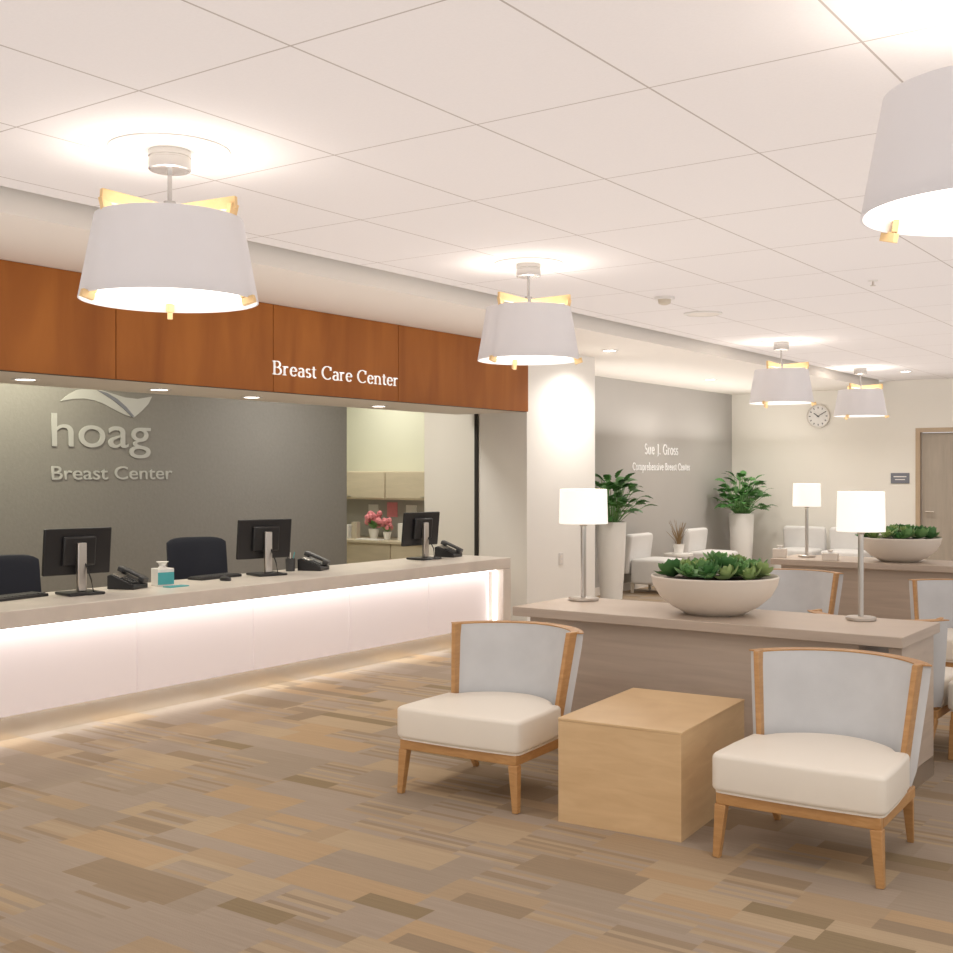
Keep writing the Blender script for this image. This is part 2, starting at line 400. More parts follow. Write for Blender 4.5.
# desk logo on the dark wall
def wpt(x, y):
    d = 9.67+(x-52)*.0086; return (5.82+(x-52)*.0106, CAMZ+(473-y)*d/F)
t = thing('wall_lettering', 'silver swoosh emblem with large lowercase word and two smaller words on dark grey wall', 'sign', (-8.5, 5.82, 1.55))
bm = NB()
poly = [(60, 401), (67, 394.5), (75, 390), (84, 388), (97, 389.5), (109, 393.5), (122, 397.5), (135, 399), (150, 396.5), (146, 404), (139, 411), (131, 417.5), (120, 414), (110, 409), (101, 404), (92, 400.5), (82, 398.5), (71, 399)]
pts = [wpt(*p) for p in poly]
a = [bm.verts.new((0, p[0]-5.82, p[1]-1.55)) for p in pts]; b = [bm.verts.new((.006, p[0]-5.82, p[1]-1.55)) for p in pts]
bm.faces.new(a); bm.faces.new(b[::-1])
for i in range(len(a)): j = (i+1) % len(a); bm.faces.new((a[i], a[j], b[j], b[i]))
obj('emblem', bm, M['letters'], t, smooth=False)
bm = NB()
pts = [wpt(*p) for p in [(94, 390), (104, 393), (114, 399), (123, 407), (131, 416.5), (129, 417), (120, 408.5), (111, 401), (102, 395)]]
a = [bm.verts.new((.0062, p[0]-5.82, p[1]-1.55)) for p in pts]; b = [bm.verts.new((.012, p[0]-5.82, p[1]-1.55)) for p in pts]
bm.faces.new(a); bm.faces.new(b[::-1])
for i in range(len(a)): j = (i+1) % len(a); bm.faces.new((a[i], a[j], b[j], b[i]))
obj('emblem_fold', bm, M['signgrey'], t, smooth=False)
sans(t, 'hoag', 1.02, .285, M['letters'], y=.225, depth=.010, bold=.0)
sans(t, 'Breast Center', 1.27, .115, M['letters'], y=-.055, depth=.008, bold=.004)

# ------------------------------------------------------------------ reception counter
t = thing('reception_desk', 'long reception desk with beige stone top and glowing pink front panels', 'reception desk', (-6.0, 4.9, 0))
L = lambda a: (a[0]+6.0, a[1]+6.0, a[2]-4.9, a[3]-4.9, a[4], a[5])
def part(name, dims, m, bevel=0.0, par=None): return bobj(name, L(dims), m, par or t, bevel)
part('countertop', (-6.64, -5.90, .8, 8.84, .675, .775), M['stone'], .006)
part('end_panel', (-6.60, -5.90, 8.72, 8.84, 0, .674), M['stone'], .004)
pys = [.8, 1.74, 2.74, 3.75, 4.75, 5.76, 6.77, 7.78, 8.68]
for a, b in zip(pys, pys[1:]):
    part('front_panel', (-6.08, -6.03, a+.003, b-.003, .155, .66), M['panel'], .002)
part('body', (-6.58, -6.13, .8, 8.71, .15, .67), M['soffit'])
part('kick_plate', (-6.50, -6.12, .8, 8.71, 0, .1495), M['champagne'])
part('light_strip', (-5.985, -5.94, .85, 8.66, .664, .674), M['strip'])
part('light_strip', (-6.00, -5.985, 8.700, 8.715, .16, .66), M['strip'])
part('light_strip', (-6.115, -6.085, .85, 8.66, .165, .175), M['strip2'])

# ------------------------------------------------------------------ things on the desk
DZ = .775
def monitor(label, x, y, rz, tilt=6):
    t = thing('computer_monitor', label, 'monitor', (x, y, DZ), rz, 'computer monitors on the reception desk')
    mt = Matrix.Translation((0, 0, .27)) @ Matrix.Rotation(R(tilt), 4, 'Y')
    bm = NB(); box(bm, -.045, -.018, -.225, .225, -.15, .15, mt); o = obj('casing', bm, M['black'], t, bevel=.006)
    bm = NB(); box(bm, -.0485, -.0445, -.21, .21, -.133, .135, mt); obj('screen', bm, M['screen'], t)
    bm = NB(); box(bm, -.02, .012, -.11, .11, -.09, .10, mt); obj('rear_cover', bm, M['black'], t, bevel=.012)
    bm = NB(); box(bm, .012, .045, -.03, .03, .02, .33); obj('stand', bm, M['steel'], t, bevel=.006)
    bm = NB(); box(bm, -.10, .12, -.12, .12, 0, .018); obj('base', bm, M['black'], t, bevel=.008)
    bm = NB(); tube(bm, [(.04, .02, .20), (.10, .03, .10), (.09, .05, .02), (.04, .15, .006)], .005, 6); obj('cable', bm, M['black'], t)
    return t
monitor('black monitor with grey stand, leftmost on the reception desk', -6.36, 4.56, R(-10))
monitor('black monitor on the reception desk in front of the navy chair, middle of three', -6.40, 6.24, R(-16))
monitor('black monitor nearest the far right end of the reception desk', -6.42, 8.20, R(-6))
def phone(label, x, y, rz):
    t = thing('desk_phone', label, 'telephone', (x, y, DZ), rz, 'telephones on the reception desk')
    bm = NB(); loft(bm, [[(-.10, yy, 0), (.10, yy, 0), (.10, yy, .09), (.07, yy, .10), (-.10, yy, .03)] for yy in (-.09, .09)])
    obj('base', bm, M['black'], t, bevel=.005)
    mt = Matrix.Translation((-.01, -.05, .09)) @ Matrix.Rotation(R(-22), 4, 'Y')
    bm = NB(); box(bm, -.10, .10, -.025, .025, 0, .022, mt); box(bm, -.11, -.06, -.03, .03, -.018, .02, mt); box(bm, .06, .11, -.03, .03, -.018, .02, mt)
    obj('handset', bm, M['dark'], t, bevel=.008)
    mt = Matrix.Translation((.03, .04, .088)) @ Matrix.Rotation(R(-22), 4, 'Y')
    bm = NB(); box(bm, -.03, .03, -.04, .045, 0, .006, mt); obj('display', bm, M['steel'], t)
    bm = NB()
    for i in range(4):
        for j in range(3): box(bm, -.12+i*.022, -.105+i*.022, -.04+j*.03, -.02+j*.03, 0, .006, mt)
    obj('keypad', bm, M['dark'], t)
phone('black desk phone between the left monitor and the tissue box', -6.42, 4.98, R(200))
phone('black desk phone just right of the middle monitor', -6.42, 6.78, R(200))
phone('black desk phone right of the farthest monitor on the desk', -6.42, 8.58, R(190))
def keyboard(label, x, y, rz):
    t = thing('keyboard', label, 'keyboard', (x, y, DZ), rz, 'keyboards on the reception desk')
    bm = NB(); box(bm, -.07, .07, -.21, .21, 0, .018); obj('body', bm, M['black'], t, bevel=.004)
    bm = NB()
    for i in range(5):
        for j in range(14): box(bm, -.06+i*.025, -.04+i*.025, -.20+j*.0285, -.178+j*.0285, .018, .024)
    obj('keys', bm, M['dark'], t)
keyboard('flat black keyboard beside the leftmost monitor', -6.46, 4.16, R(8))
keyboard('flat black keyboard left of the middle monitor', -6.52, 5.84, R(4))
def mouse(label, x, y):
    t = thing('computer_mouse', label, 'mouse', (x, y, DZ), 0, 'computer mice on the desk')
    bm = NB(); lathe(bm, [(.03, 0), (.034, .008), (.03, .022), (.016, .032), (0, .034)], 20); bmesh.ops.scale(bm, vec=(1.5, 1, 1), verts=bm.verts[:]); obj('shell', bm, M['black'], t)
    bm = NB(); box(bm, .02, .03, -.004, .004, .028, .034); obj('wheel', bm, M['dark'], t)
mouse('small black mouse on the desk left of the middle monitor base', -6.30, 5.74)
t = thing('tissue_box', 'white tissue box with teal card front on the desk', 'tissue box', (-6.38, 5.24, DZ), R(-15))
bobj('carton', (-.055, .055, -.06, .06, 0, .12), M['paper'], t, .003)
bobj('teal_band', (.0552, .058, -.058, .058, .012, .095), M['teal'], t)
bm = NB(); lathe(bm, [(.035, .12), (.02, .135), (.032, .16), (.045, .165), (.02, .15), (0, .14)], 9); obj('tissue', bm, M['paper'], t)
o = bobj('teal_card', (-6.28, -6.20, 5.16, 5.32, DZ, DZ+.006), M['teal']); tag(o, 'flat teal card lying on the desk in front of the tissue box', 'card')
t = thing('pen_holder', 'small black pen cup beside the desk phone at the middle monitor', 'pen holder', (-6.5, 6.60, DZ))
bm = NB(); lathe(bm, [(.035, 0), (.04, .1), (.036, .1), (.03, .01), (0, .01)], 20); obj('cup', bm, M['dark'], t)
for k, (dx, dy) in enumerate(((.01, .02), (-.015, -.01), (.02, -.02))):
    bm = NB(); tube(bm, [(dx*.3, dy*.3, .012), (dx*1.6, dy*1.6, .15)], .004, 6); obj('pen', bm, [M['teal'], M['black'], M['paper']][k], t)

# ------------------------------------------------------------------ outline cushions
def pillow(bm, outl, z0, z1, r, crown):
    cx = sum(p[0] for p in outl)/len(outl); cy = sum(p[1] for p in outl)/len(outl)
    w = max(abs(p[0]-cx) for p in outl)
    def ring(ins, z):
        s = 1-ins/w; return [(cx+(x-cx)*s, cy+(y-cy)*s, z) for x, y in outl]
    rings = []
    for k in range(5):
        a = PI/2*k/4; rings.append(ring(r*(1-math.sin(a)), z0+r*(1-math.cos(a))))
    for k in range(6):
        a = PI/2*k/5; rings.append(ring(r*(1-math.cos(a)), z1-r+r*math.sin(a)))
    for k in range(1, 5):
        f = k/5; rings.append(ring(r+(w-r)*f, z1+crown*(1-(1-f)**2)))
    rr = loft(bm, rings, cap=False); bm.faces.new(rr[0][::-1])
    c = bm.verts.new((cx, cy, z1+crown)); n = len(outl)
    for i in range(n): bm.faces.new((rr[-1][i], rr[-1][(i+1) % n], c))
def rrect(x0, x1, y0, y1, r, n=5):
    P = []
    for cx, cy, a in ((x1-r, y1-r, 0), (x0+r, y1-r, 90), (x0+r, y0+r, 180), (x1-r, y0+r, 270)):
        for k in range(n+1): P.append((cx+r*math.cos(R(a+90*k/n)), cy+r*math.sin(R(a+90*k/n))))
    out = []
    for i, p in enumerate(P):
        q = P[(i+1) % len(P)]; d = math.hypot(q[0]-p[0], q[1]-p[1]); m = max(1, int(d/.08))
        for k in range(m): out.append((p[0]+(q[0]-p[0])*k/m, p[1]+(q[1]-p[1])*k/m))
    return out

# ------------------------------------------------------------------ lounge chair (faces -Y)
def back_curve(t, f):
    """inner surface of backrest; t -1..1 across, f 0..1 bottom..top"""
    hw = .285+.050*f; ye = .10+.085*f; bu = .19+.05*f
    return Vector((hw*t, ye+bu*math.cos(t*PI/2)**.65, 0))
TH = .065
def shell_pt(tt, f, off):
    p = back_curve(tt, f); e = .001
    q0 = back_curve(max(-.999, tt-e), f); q1 = back_curve(min(.999, tt+e), f)
    nrm = Vector((-(q1-q0).y, (q1-q0).x, 0)).normalized()
    p2 = p+nrm*off; return p2.x, p2.y
def lounge(label, loc, rz, back=None):
    t = thing('lounge_chair', label, 'chair', loc, rz, 'cream lounge chairs with oak frames')
    arcp = [(.285*s, .10+.19*math.cos(s*PI/2)**.65) for s in [1-2*i/16 for i in range(17)]]
    def outline(g):
        fr = [(-.330-g, .10), (-.342-g, -.1), (-.344-g, -.30-g), (-.340-g, -.322-g), (-.328-g, -.334-g), (-.31-g, -.338-g)]
        front = [(-.31+.62*i/8, -.338-g-.010*math.sin(PI*i/8)) for i in range(1, 8)]
        fl = [(-x, y) for x, y in fr[::-1]]
        return arcp + fr + front + fl
    bm = NB(); pillow(bm, outline(0), .268, .421, .020, .008); obj('seat_cushion', bm, M['cushion'], t)
    bm = NB(); o2 = outline(-.010); loft(bm, [[(x, y, .262) for x, y in o2], [(x, y, .270) for x, y in o2]]); obj('seat_piping', bm, M['cushion'], t)
    bm = NB()
    box(bm, -.325, .325, -.325, -.29, .215, .262); box(bm, -.325, -.29, -.29, .22, .215, .262); box(bm, .29, .325, -.29, .22, .215, .262); box(bm, -.29, .29, .185, .22, .215, .262)
    obj('seat_frame', bm, M['oak'], t, bevel=.004)
    for sx in (-1, 1):
        bm = NB(); bar(bm, (sx*.306, -.306, .215), (sx*.322, -.318, 0), .046, .046, .030, .030); obj('leg', bm, M['oak'], t, bevel=.004)
        bm = NB(); bar(bm, (sx*.300, .20, .215), (sx*.285, .315, 0), .044, .044, .026, .026); obj('leg', bm, M['oak'], t, bevel=.004)
    n = 28; nz = 8; ts = [-.975+1.95*i/n for i in range(n+1)]
    bm = NB(); rings = []
    for i, tt in enumerate(ts):
        loop = []
        for side in (0, 1):
            for k in (range(nz+1) if side == 0 else range(nz, -1, -1)):
                f = k/nz; off = TH*side
                if k == 0: off = TH*(.18 if side == 0 else .82)
                if k == nz: off = TH*(.05 if side == 0 else .95)
                x, y = shell_pt(tt, f, off); loop.append((x, y, .275+.482*f))
        rings.append(loop)
    loft(bm, rings); obj('backrest', bm, back or M['backfab'], t)
    # very slim oak cap following the top of the curved back
    bm = NB(); rings = []
    for tt in [-.985+1.97*i/n for i in range(n+1)]:
        a = shell_pt(tt, 1, .002); b = shell_pt(tt, 1, TH-.002)
        rings.append([(a[0], a[1], .7575), (b[0], b[1], .7575), (b[0], b[1], .7625), (a[0], a[1], .7625)])
    loft(bm, rings); obj('top_rail', bm, M['oak'], t)
    for sx in (-1, 1):
        bm = NB(); rings = []
        for k in range(7):
            f = k/6; p = back_curve(sx*1.0, f); z = .235+.531*f
            w = .011; dp = .050+.01*f
            rings.append([(p.x-w, p.y-.020, z), (p.x+w, p.y-.020, z), (p.x+w+(.012 if sx > 0 else 0), p.y+dp, z), (p.x-w-(.012 if sx < 0 else 0), p.y+dp, z)])
        loft(bm, rings); obj('back_post', bm, M['oak'], t, bevel=.003)
    return t
c0 = lounge('cream seated oak lounge chair left of the maple cube table', (-3.246, 4.695, 0), R(3.5))
dup(c0, (-1.606, 4.700, 0), R(2), 'cream seated oak lounge chair right of the maple cube table, nearest the camera')
dup(c0, (-3.28, 8.80, 0), R(4), 'pale backed oak chair seen over the front console behind the succulent bowl')
dup(c0, (-1.96, 8.62, 0), R(3), 'pale backed oak chair behind the front console at the right edge of the photo')
dup(c0, (-1.92, 6.76, 0), R(180), 'oak lounge chair with its back against the far side of the front console')
dup(c0, (-1.21, 6.90, 0), R(0), 'cream lounge chair cut off by the right edge just past the front console end')

# ------------------------------------------------------------------ cube table
rz = R(4.5); hx, hy = .290, .42
ox = -2.11-(hx*math.cos(rz)+hy*math.sin(rz)); oy = 4.45-(hx*math.sin(rz)-hy*math.cos(rz))
t = thing('cube_table', 'square maple veneer cube table between the two front lounge chairs', 'side table', (ox, oy, 0), rz)
bobj('top', (-hx, hx, -hy, hy, .45, .462), M['maple'], t, .002)
bobj('front_panel', (-hx+.002, hx-.002, -hy+.001, -hy+.021, 0, .4495), M['maple'], t)
bobj('rear_panel', (-hx+.002, hx-.002, hy-.021, hy-.001, 0, .4495), M['maple'], t)
bobj('side_panel', (-hx+.002, -hx+.022, -hy+.0215, hy-.0215, 0, .4495), M['maple'], t)
bobj('side_panel', (hx-.022, hx-.002, -hy+.0215, hy-.0215, 0, .4495), M['maple'], t)

# ------------------------------------------------------------------ consoles
def console(label, loc):
    t = thing('console_table', label, 'console table', loc, 0, 'taupe console dividers')
    bobj('tabletop', (-1.10, 1.09, -.36, .33, .728, .78), M['taupe'], t, .003)
    bobj('center_panel', (-1.03, .86, -.28, .27, .10, .7275), M['taupe'], t, .002)
    bobj('plinth', (-1.01, .84, -.25, .25, 0, .0995), M['steel'], t)
    bobj('end_leg', (1.01, 1.07, -.30, .28, .10, .7275), M['taupe'], t, .002)
    bobj('end_foot', (1.01, 1.07, -.30, .28, 0, .0995), M['steel'], t)
    return t
console('taupe console divider behind the cube table, holding a bowl and two lamps', (-2.60, 5.92, 0))
console('taupe console divider farther back at right with one lamp and a bowl', (-2.78, 10.38, 0))

# ------------------------------------------------------------------ table lamps
def lamp(label, loc):
    t = thing('table_lamp', label, 'lamp', loc, 0, 'table lamps with white drum shades')
    bm = NB(); lathe(bm, [(.085, 0), (.09, .004), (.09, .016), (.082, .02), (0, .021)], 32); obj('base', bm, M['steel'], t)
    bm = NB(); lathe(bm, [(.0165, .0205), (.0165, .452)], 20); obj('stem', bm, M['steel'], t)
    bm = NB(); lathe(bm, [(.022, .45), (.024, .455), (.024, .485), (.012, .5), (0, .5)], 20); obj('socket', bm, M['steel'], t)
    bm = NB(); lathe(bm, [(.143, .465), (.138, .672), (.135, .672), (.140, .465)], 44, closed=True); obj('shade', bm, M['lampshade'], t)
    bm = NB(); lathe(bm, [(0, .5), (.02, .51), (.032, .55), (.02, .585), (0, .595)], 20); obj('bulb', bm, M['diffuser'], t)
    bm = NB()
    for k in range(3):
        a = k*2*PI/3; tube(bm, [(0, 0, .61), (.135*math.cos(a), .135*math.sin(a), .66)], .002, 5)
    tube(bm, [(0, 0, .52), (0, 0, .625)], .004, 6); obj('shade_carrier', bm, M['steel'], t)
    light('POINT', (0, 0, .64), 1.5, (1, .90, .76), .05, parent=t)
    return t
l0 = lamp('table lamp with white drum shade on the left end of the front console', (-3.53, 6.08, .78))
l0.scale = (1.03, 1.03, 1)
dup(l0, (-1.87, 6.10, .78), 0, 'table lamp with white drum shade on the right end of the front console').scale = (.86, .86, 1)
dup(l0, (-3.68, 10.40, .78), 0, 'table lamp with white drum shade on the farther console').scale = (.88, .88, 1)

# ------------------------------------------------------------------ leaves and bowls
def blade(bm, mt, L, W, curl, n=6, lobe=0.0, fold=.18, pw=.7):
    rows = []
    for i in range(n+1):
        s = i/n; w = W*math.sin(PI*min(1, s*.94+.06))**pw*(1-.2*s)
        if lobe and 0 < i < n and i % 2: w *= (1-lobe)
        x = L*s*math.cos(curl*s*.5); z = -L*s*math.sin(curl*s*.5)*s
        if i in (n,): w = .001
        sh = -.06*L if (lobe and i % 2 == 0 and i < n) else 0
        rows.append([bm.verts.new(mt @ Vector((x+sh, w, z+fold*w))), bm.verts.new(mt @ Vector((x, 0, z))), bm.verts.new(mt @ Vector((x+sh, -w, z+fold*w)))])
    for a, b in zip(rows, rows[1:]):
        bm.faces.new((a[0], a[1], b[1], b[0])); bm.faces.new((a[1], a[2], b[2], b[1]))
def rosette(n, r, seed):
    rd = random.Random(seed); bm = NB()
    for i in range(n):
        f = i/n; az = i*2.3999+rd.uniform(-.15, .15); el = R(6+58*f)
        mt = Matrix.Translation((0, 0, .01+.02*f)) @ Matrix.Rotation(az, 4, 'Z') @ Matrix.Rotation(-el, 4, 'Y')
        blade(bm, mt, r*(1.05-.60*f), r*.36*(1-.35*f), -.6, 6, 0, .3, .6)
    me = bpy.data.meshes.new('succulent'); bm.to_mesh(me); bm.free()
    me.polygons.foreach_set('use_smooth', [True]*len(me.polygons)); return me
ros = []
for k, (n, r, mm) in enumerate(((16, .115, 'leaf1'), (17, .12, 'leaf2'), (15, .095, 'leaf3'), (16, .125, 'leaf2'))):
    me = rosette(n, r, k); me.materials.append(M[mm]); ros.append(me)
def bowl(label, loc, seed):
    t = thing('planter_bowl', label, 'planter', loc, 0, 'cream bowls of succulents')
    bm = NB(); lathe(bm, [(.14, 0), (.15, .0), (.235, .045), (.30, .10), (.335, .16), (.345, .205), (.34, .212), (.332, .205), (.32, .16), (.28, .105), (.2, .06), (0, .05)], 56); obj('bowl', bm, M['bowl'], t)
    bm = NB(); lathe(bm, [(.325, .18), (.2, .195), (0, .205)], 40); obj('soil', bm, M['soil'], t)
    rd = random.Random(seed)
    for ring, cnt, z in ((.262, 14, .20), (.17, 9, .22), (.075, 5, .235)):
        for k in range(cnt):
            a = 2*PI*k/cnt+rd.uniform(-.14, .14)+ring*7; me = ros[rd.choice([0, 1, 3, 0, 2, 1, 2])]
            o = bpy.data.objects.new('succulent', me); C.objects.link(o); o.parent = t
            o.location = (ring*math.cos(a), ring*math.sin(a), z+rd.uniform(-.015, .02)); s = rd.uniform(.7, 1.0)
            o.scale = (s, s, s*rd.uniform(.9, 1.25)); o.rotation_euler = (-math.sin(a)*.45*ring/.25, math.cos(a)*.45*ring/.25, rd.uniform(0, 6))
    return t
bowl('wide cream bowl of green succulents on the front console', (-2.61, 5.92, .78), 3)
bowl('wide cream bowl of green succulents on the farther console', (-2.84, 10.36, .78), 5)

def palm(label, loc, seed, h=.72):
    t = thing('potted_plant', label, 'plant', loc, 0, 'leafy plants in tall white planters')
    bm = NB(); lathe(bm, [(.13, 0), (.135, 0), (.165, .45), (.185, .94), (.18, .948), (.17, .94), (.165, .88), (0, .88)], 40); obj('planter', bm, M['potw'], t)
    bm = NB(); lathe(bm, [(.166, .895), (0, .905)], 30); obj('soil', bm, M['soil'], t)
    rd = random.Random(seed); bl = NB(); bs = NB()
    for i in range(125):
        az = i*2.3999+rd.uniform(-.2, .2); f = rd.random(); el = R(10+74*f)
        ln = rd.uniform(.16, .46)*(h/.72)
        d = Vector((math.cos(az)*math.cos(el)*.82, math.sin(az)*math.cos(el)*.82, math.sin(el)*1.15))
        p0 = Vector((.05*math.cos(az), .05*math.sin(az), .90)); p2 = p0+d*ln+Vector((0, 0, .06)); p1 = p0+(p2-p0)*.5+Vector((0, 0, .04))
        tube(bs, [p0, p1, p2], .005, 5, .003)
        mt = Matrix.Translation(p2) @ Matrix.Rotation(az, 4, 'Z') @ Matrix.Rotation(-el*.5-R(5)+rd.uniform(-.2, .2), 4, 'Y') @ Matrix.Rotation(rd.uniform(-.5, .5), 4, 'X')
        blade(bl, mt, rd.uniform(.13, .19), rd.uniform(.055, .08), .7, 10, .35, .15)
    lim = -7.25-loc[0]+.03
    for b_ in (bl, bs):
        for v in b_.verts:
            if v.co.x < lim+.05: v.co.x = max(lim, lim+.05+(v.co.x-lim-.05)*.15)
    obj('stems', bs, M['leaf2'], t); obj('foliage', bl, M['palm'], t)
palm('leafy green plant in tall white planter beside the white pier', (-6.92, 12.60, 0), 1, .75)
palm('leafy green plant in tall white planter in the far corner of the alcove', (-6.80, 16.40, 0), 2, .75)

# ------------------------------------------------------------------ alcove chairs (grey, face -Y local)
def armchair(label, loc, rz):
    t = thing('armchair', label, 'chair', loc, rz, 'grey waiting chairs along the far walls')
    bm = NB(); pillow(bm, rrect(-.29, .29, -.30, .22, .05), .12, .44, .04, .02); obj('seat_cushion', bm, M['greyfab'], t)
    mt = Matrix.Translation((0, .26, .50)) @ Matrix.Rotation(R(98-180), 4, 'X')
    bm = NB(); pillow(bm, rrect(-.32, .32, -.26, .26, .05), -.05, .05, .035, .015); bmesh.ops.transform(bm, matrix=mt, verts=bm.verts[:]); obj('backrest', bm, M['greyfab'], t)
    for sx in (-1, 1):
        for yy in (-.24, .20):
            bm = NB(); bar(bm, (sx*.24, yy, .13), (sx*.25, yy*1.02, 0), .04, .04, .03, .03); obj('leg', bm, M['beige'], t)
    return t
a0 = armchair('grey upholstered chair by the alcove wall, nearest the first tall planter', (-6.82, 13.60, 0), R(90))
dup(a0, (-6.82, 15.35, 0), R(90), 'grey upholstered chair by the alcove wall between the dried grass and the corner planter')
dup(a0, (-6.00, 16.62, 0), 0, 'grey upholstered chair against the back wall right of the corner planter')
dup(a0, (-5.30, 16.62, 0), 0, 'grey upholstered chair against the back wall directly behind the far table lamp')
t = thing('side_table', 'small pale round side table between the grey alcove chairs', 'side table', (-6.92, 14.50, 0))
bm = NB(); cyl(bm, 0, 0, .42, .45, .2); obj('top', bm, M['potw'], t); bm = NB(); cyl(bm, 0, 0, .02, .42, .03); obj('column', bm, M['steel'], t); bm = NB(); cyl(bm, 0, 0, 0, .02, .15); obj('base', bm, M['steel'], t)
t = thing('dried_plant', 'small pot of brown dried grass between grey upholstered chairs', 'plant', (-6.92, 14.50, .45))
bm = NB(); lathe(bm, [(.06, 0), (.08, .13), (.07, .13), (.05, .02), (0, .02)], 20); obj('pot', bm, M['potw'], t)
bm = NB(); rd = random.Random(4)
for i in range(40):
    a = rd.uniform(0, 6.28); s = rd.uniform(.03, .18); hh = rd.uniform(.28, .46)
    tube(bm, [(0, 0, .02), (math.cos(a)*s*.3, math.sin(a)*s*.3, hh*.6), (math.cos(a)*s, math.sin(a)*s, hh)], .006, 4, .002)
obj('grass', bm, M['dry'], t)
for k, (x, y, w, h, lb) in enumerate(((-3.86, 10.2, .04, .08, 'small beige tissue box at the left end of the farther console'), (-3.38, 10.15, .045, .06, 'small beige tissue box right of the far lamp on the farther console'))):
    t = thing('tissue_box', lb, 'tissue box', (x, y, .78), .2)
    bobj('carton', (-w*1.5, w*1.5, -w, w, 0, h), M['bowl'], t, .004)
    bm = NB(); lathe(bm, [(.025, h), (.015, h+.012), (.03, h+.03), (.01, h+.02), (0, h+.02)], 8); obj('tissue', bm, M['paper'], t)

# ------------------------------------------------------------------ office chairs (face +X)
def office(label, loc, rz):
    t = thing('office_chair', label, 'chair', loc, rz, 'navy office chairs behind the reception desk')
    bm = NB(); pillow(bm, rrect(-.25, .25, -.25, .25, .08), .42, .51, .035, .015); obj('seat', bm, M['navy'], t)
    bm = NB(); rings = []
    for i in range(17):
        s = -1+2*i/16; hw = .25; lp = []
        e = (1-abs(s)**5)**.5 if abs(s) < 1 else 0.12
        e = max(.35, e); zc = .80; hh = .21*(.72+.28*e)
        for k in range(20):
            a = 2*PI*k/20; ca, sa = math.cos(a), math.sin(a)
            zz = math.copysign(abs(sa)**.5, sa); xx = math.copysign(abs(ca)**.6, ca)
            lp.append((-.27+.035*xx*e-.0+.05*s*s-.06*zz*.5, hw*s, zc+hh*zz))
        rings.append(lp)
    loft(bm, rings); obj('backrest', bm, M['navy'], t)
    bm = NB(); bar(bm, (-.18, 0, .41), (-.34, 0, .45), .07, .015); bar(bm, (-.335, 0, .44), (-.31, 0, .75), .07, .015); obj('back_bracket', bm, M['black'], t)
    for s in (-1, 1):
        bm = NB(); tube(bm, [(0, s*.2, .43), (0, s*.30, .45), (-.02, s*.30, .64)], .014); box(bm, -.14, .12, s*.30-.03, s*.30+.03, .64, .665); obj('armrest', bm, M['black'], t, bevel=.004)
    bm = NB(); cyl(bm, 0, 0, .09, .42, .028); cyl(bm, 0, 0, .395, .42, .1); obj('gas_column', bm, M['steel'], t)
    for k in range(5):
        a = k*2*PI/5; ca, sa = math.cos(a), math.sin(a)
        bm = NB(); bar(bm, (0, 0, .10), (ca*.28, sa*.28, .075), .05, .035, .03, .025); b = obj('base_arm', bm, M['black'], t)
        bm = NB(); lathe(bm, [(0, -.02), (.028, -.02), (.028, .02), (0, .02)], 16); bmesh.ops.transform(bm, matrix=Matrix.Translation((ca*.28, sa*.28, .028)) @ Matrix.Rotation(a, 4, 'Z') @ Matrix.Rotation(PI/2, 4, 'X'), verts=bm.verts[:])
        obj('caster', bm, M['black'], b)
    return t
oc = office('navy office chair behind the desk at the left edge of the photo', (-7.20, 4.66, 0), R(-12))
oc.scale = (1, 1, .96)
dup(oc, (-7.20, 6.36, 0.0), R(-22), 'navy office chair behind the desk between the left and middle monitors').scale = (1, 1, 1.01)

# ------------------------------------------------------------------ workroom seen through the opening
t = thing('wall_cabinet', 'long pale overhead cabinet on the workroom wall behind the desk', 'cabinet', (-8.9, 10.82, 1.23))
bobj('body', (-1.2, 1.2, -.17, .18, 0, .34), M['tancab'], t, .003)
for k in range(2):
    d = bobj('door', (-1.19+k*1.2, -.01+k*1.2, -.19, -.171, .02, .33), M['tancab'], t, .002)
    bobj('handle', (-.66+k*1.2, -.54+k*1.2, -.2, -.1905, .03, .045), M['steel'], d)
t = thing('work_counter', 'pale laminate work counter under the overhead cabinet', 'counter', (-8.9, 10.65, 0))
bobj('worktop', (-1.6, 1.33, -.35, .34, .73, .76), M['tancab'], t, .003)
for k in range(3):
    b = bobj('cabinet_door', (-1.58+k*.96, -.64+k*.96, -.32, -.30, .08, .729), M['tancab'], t, .002)
bobj('body', (-1.6, 1.33, -.2995, .34, .0, .729), M['tancab'], t)
o = bobj('pin_board', (-9.9, -7.75, 10.975, 10.999, .765, 1.22), M['greywall2']); tag(o, 'grey pin board strip between work counter and overhead cabinet', 'pin board')
for k in range(5):
    x = -9.45+.30*k; z = .98+.03*(k % 2)
    o = bobj('pinned_note', (x, x+.16, 10.965, 10.9745, z, z+.18), [M['paper'], M['pink'], M['paper'], M['teal'], M['signgrey']][k])
    tag(o, ['white paper note pinned at the left of the workroom board', 'pink card pinned on the workroom board', 'white paper note pinned right of the pink card', 'teal card pinned in the workroom', 'grey card pinned at the right of the workroom board'][k], 'paper')
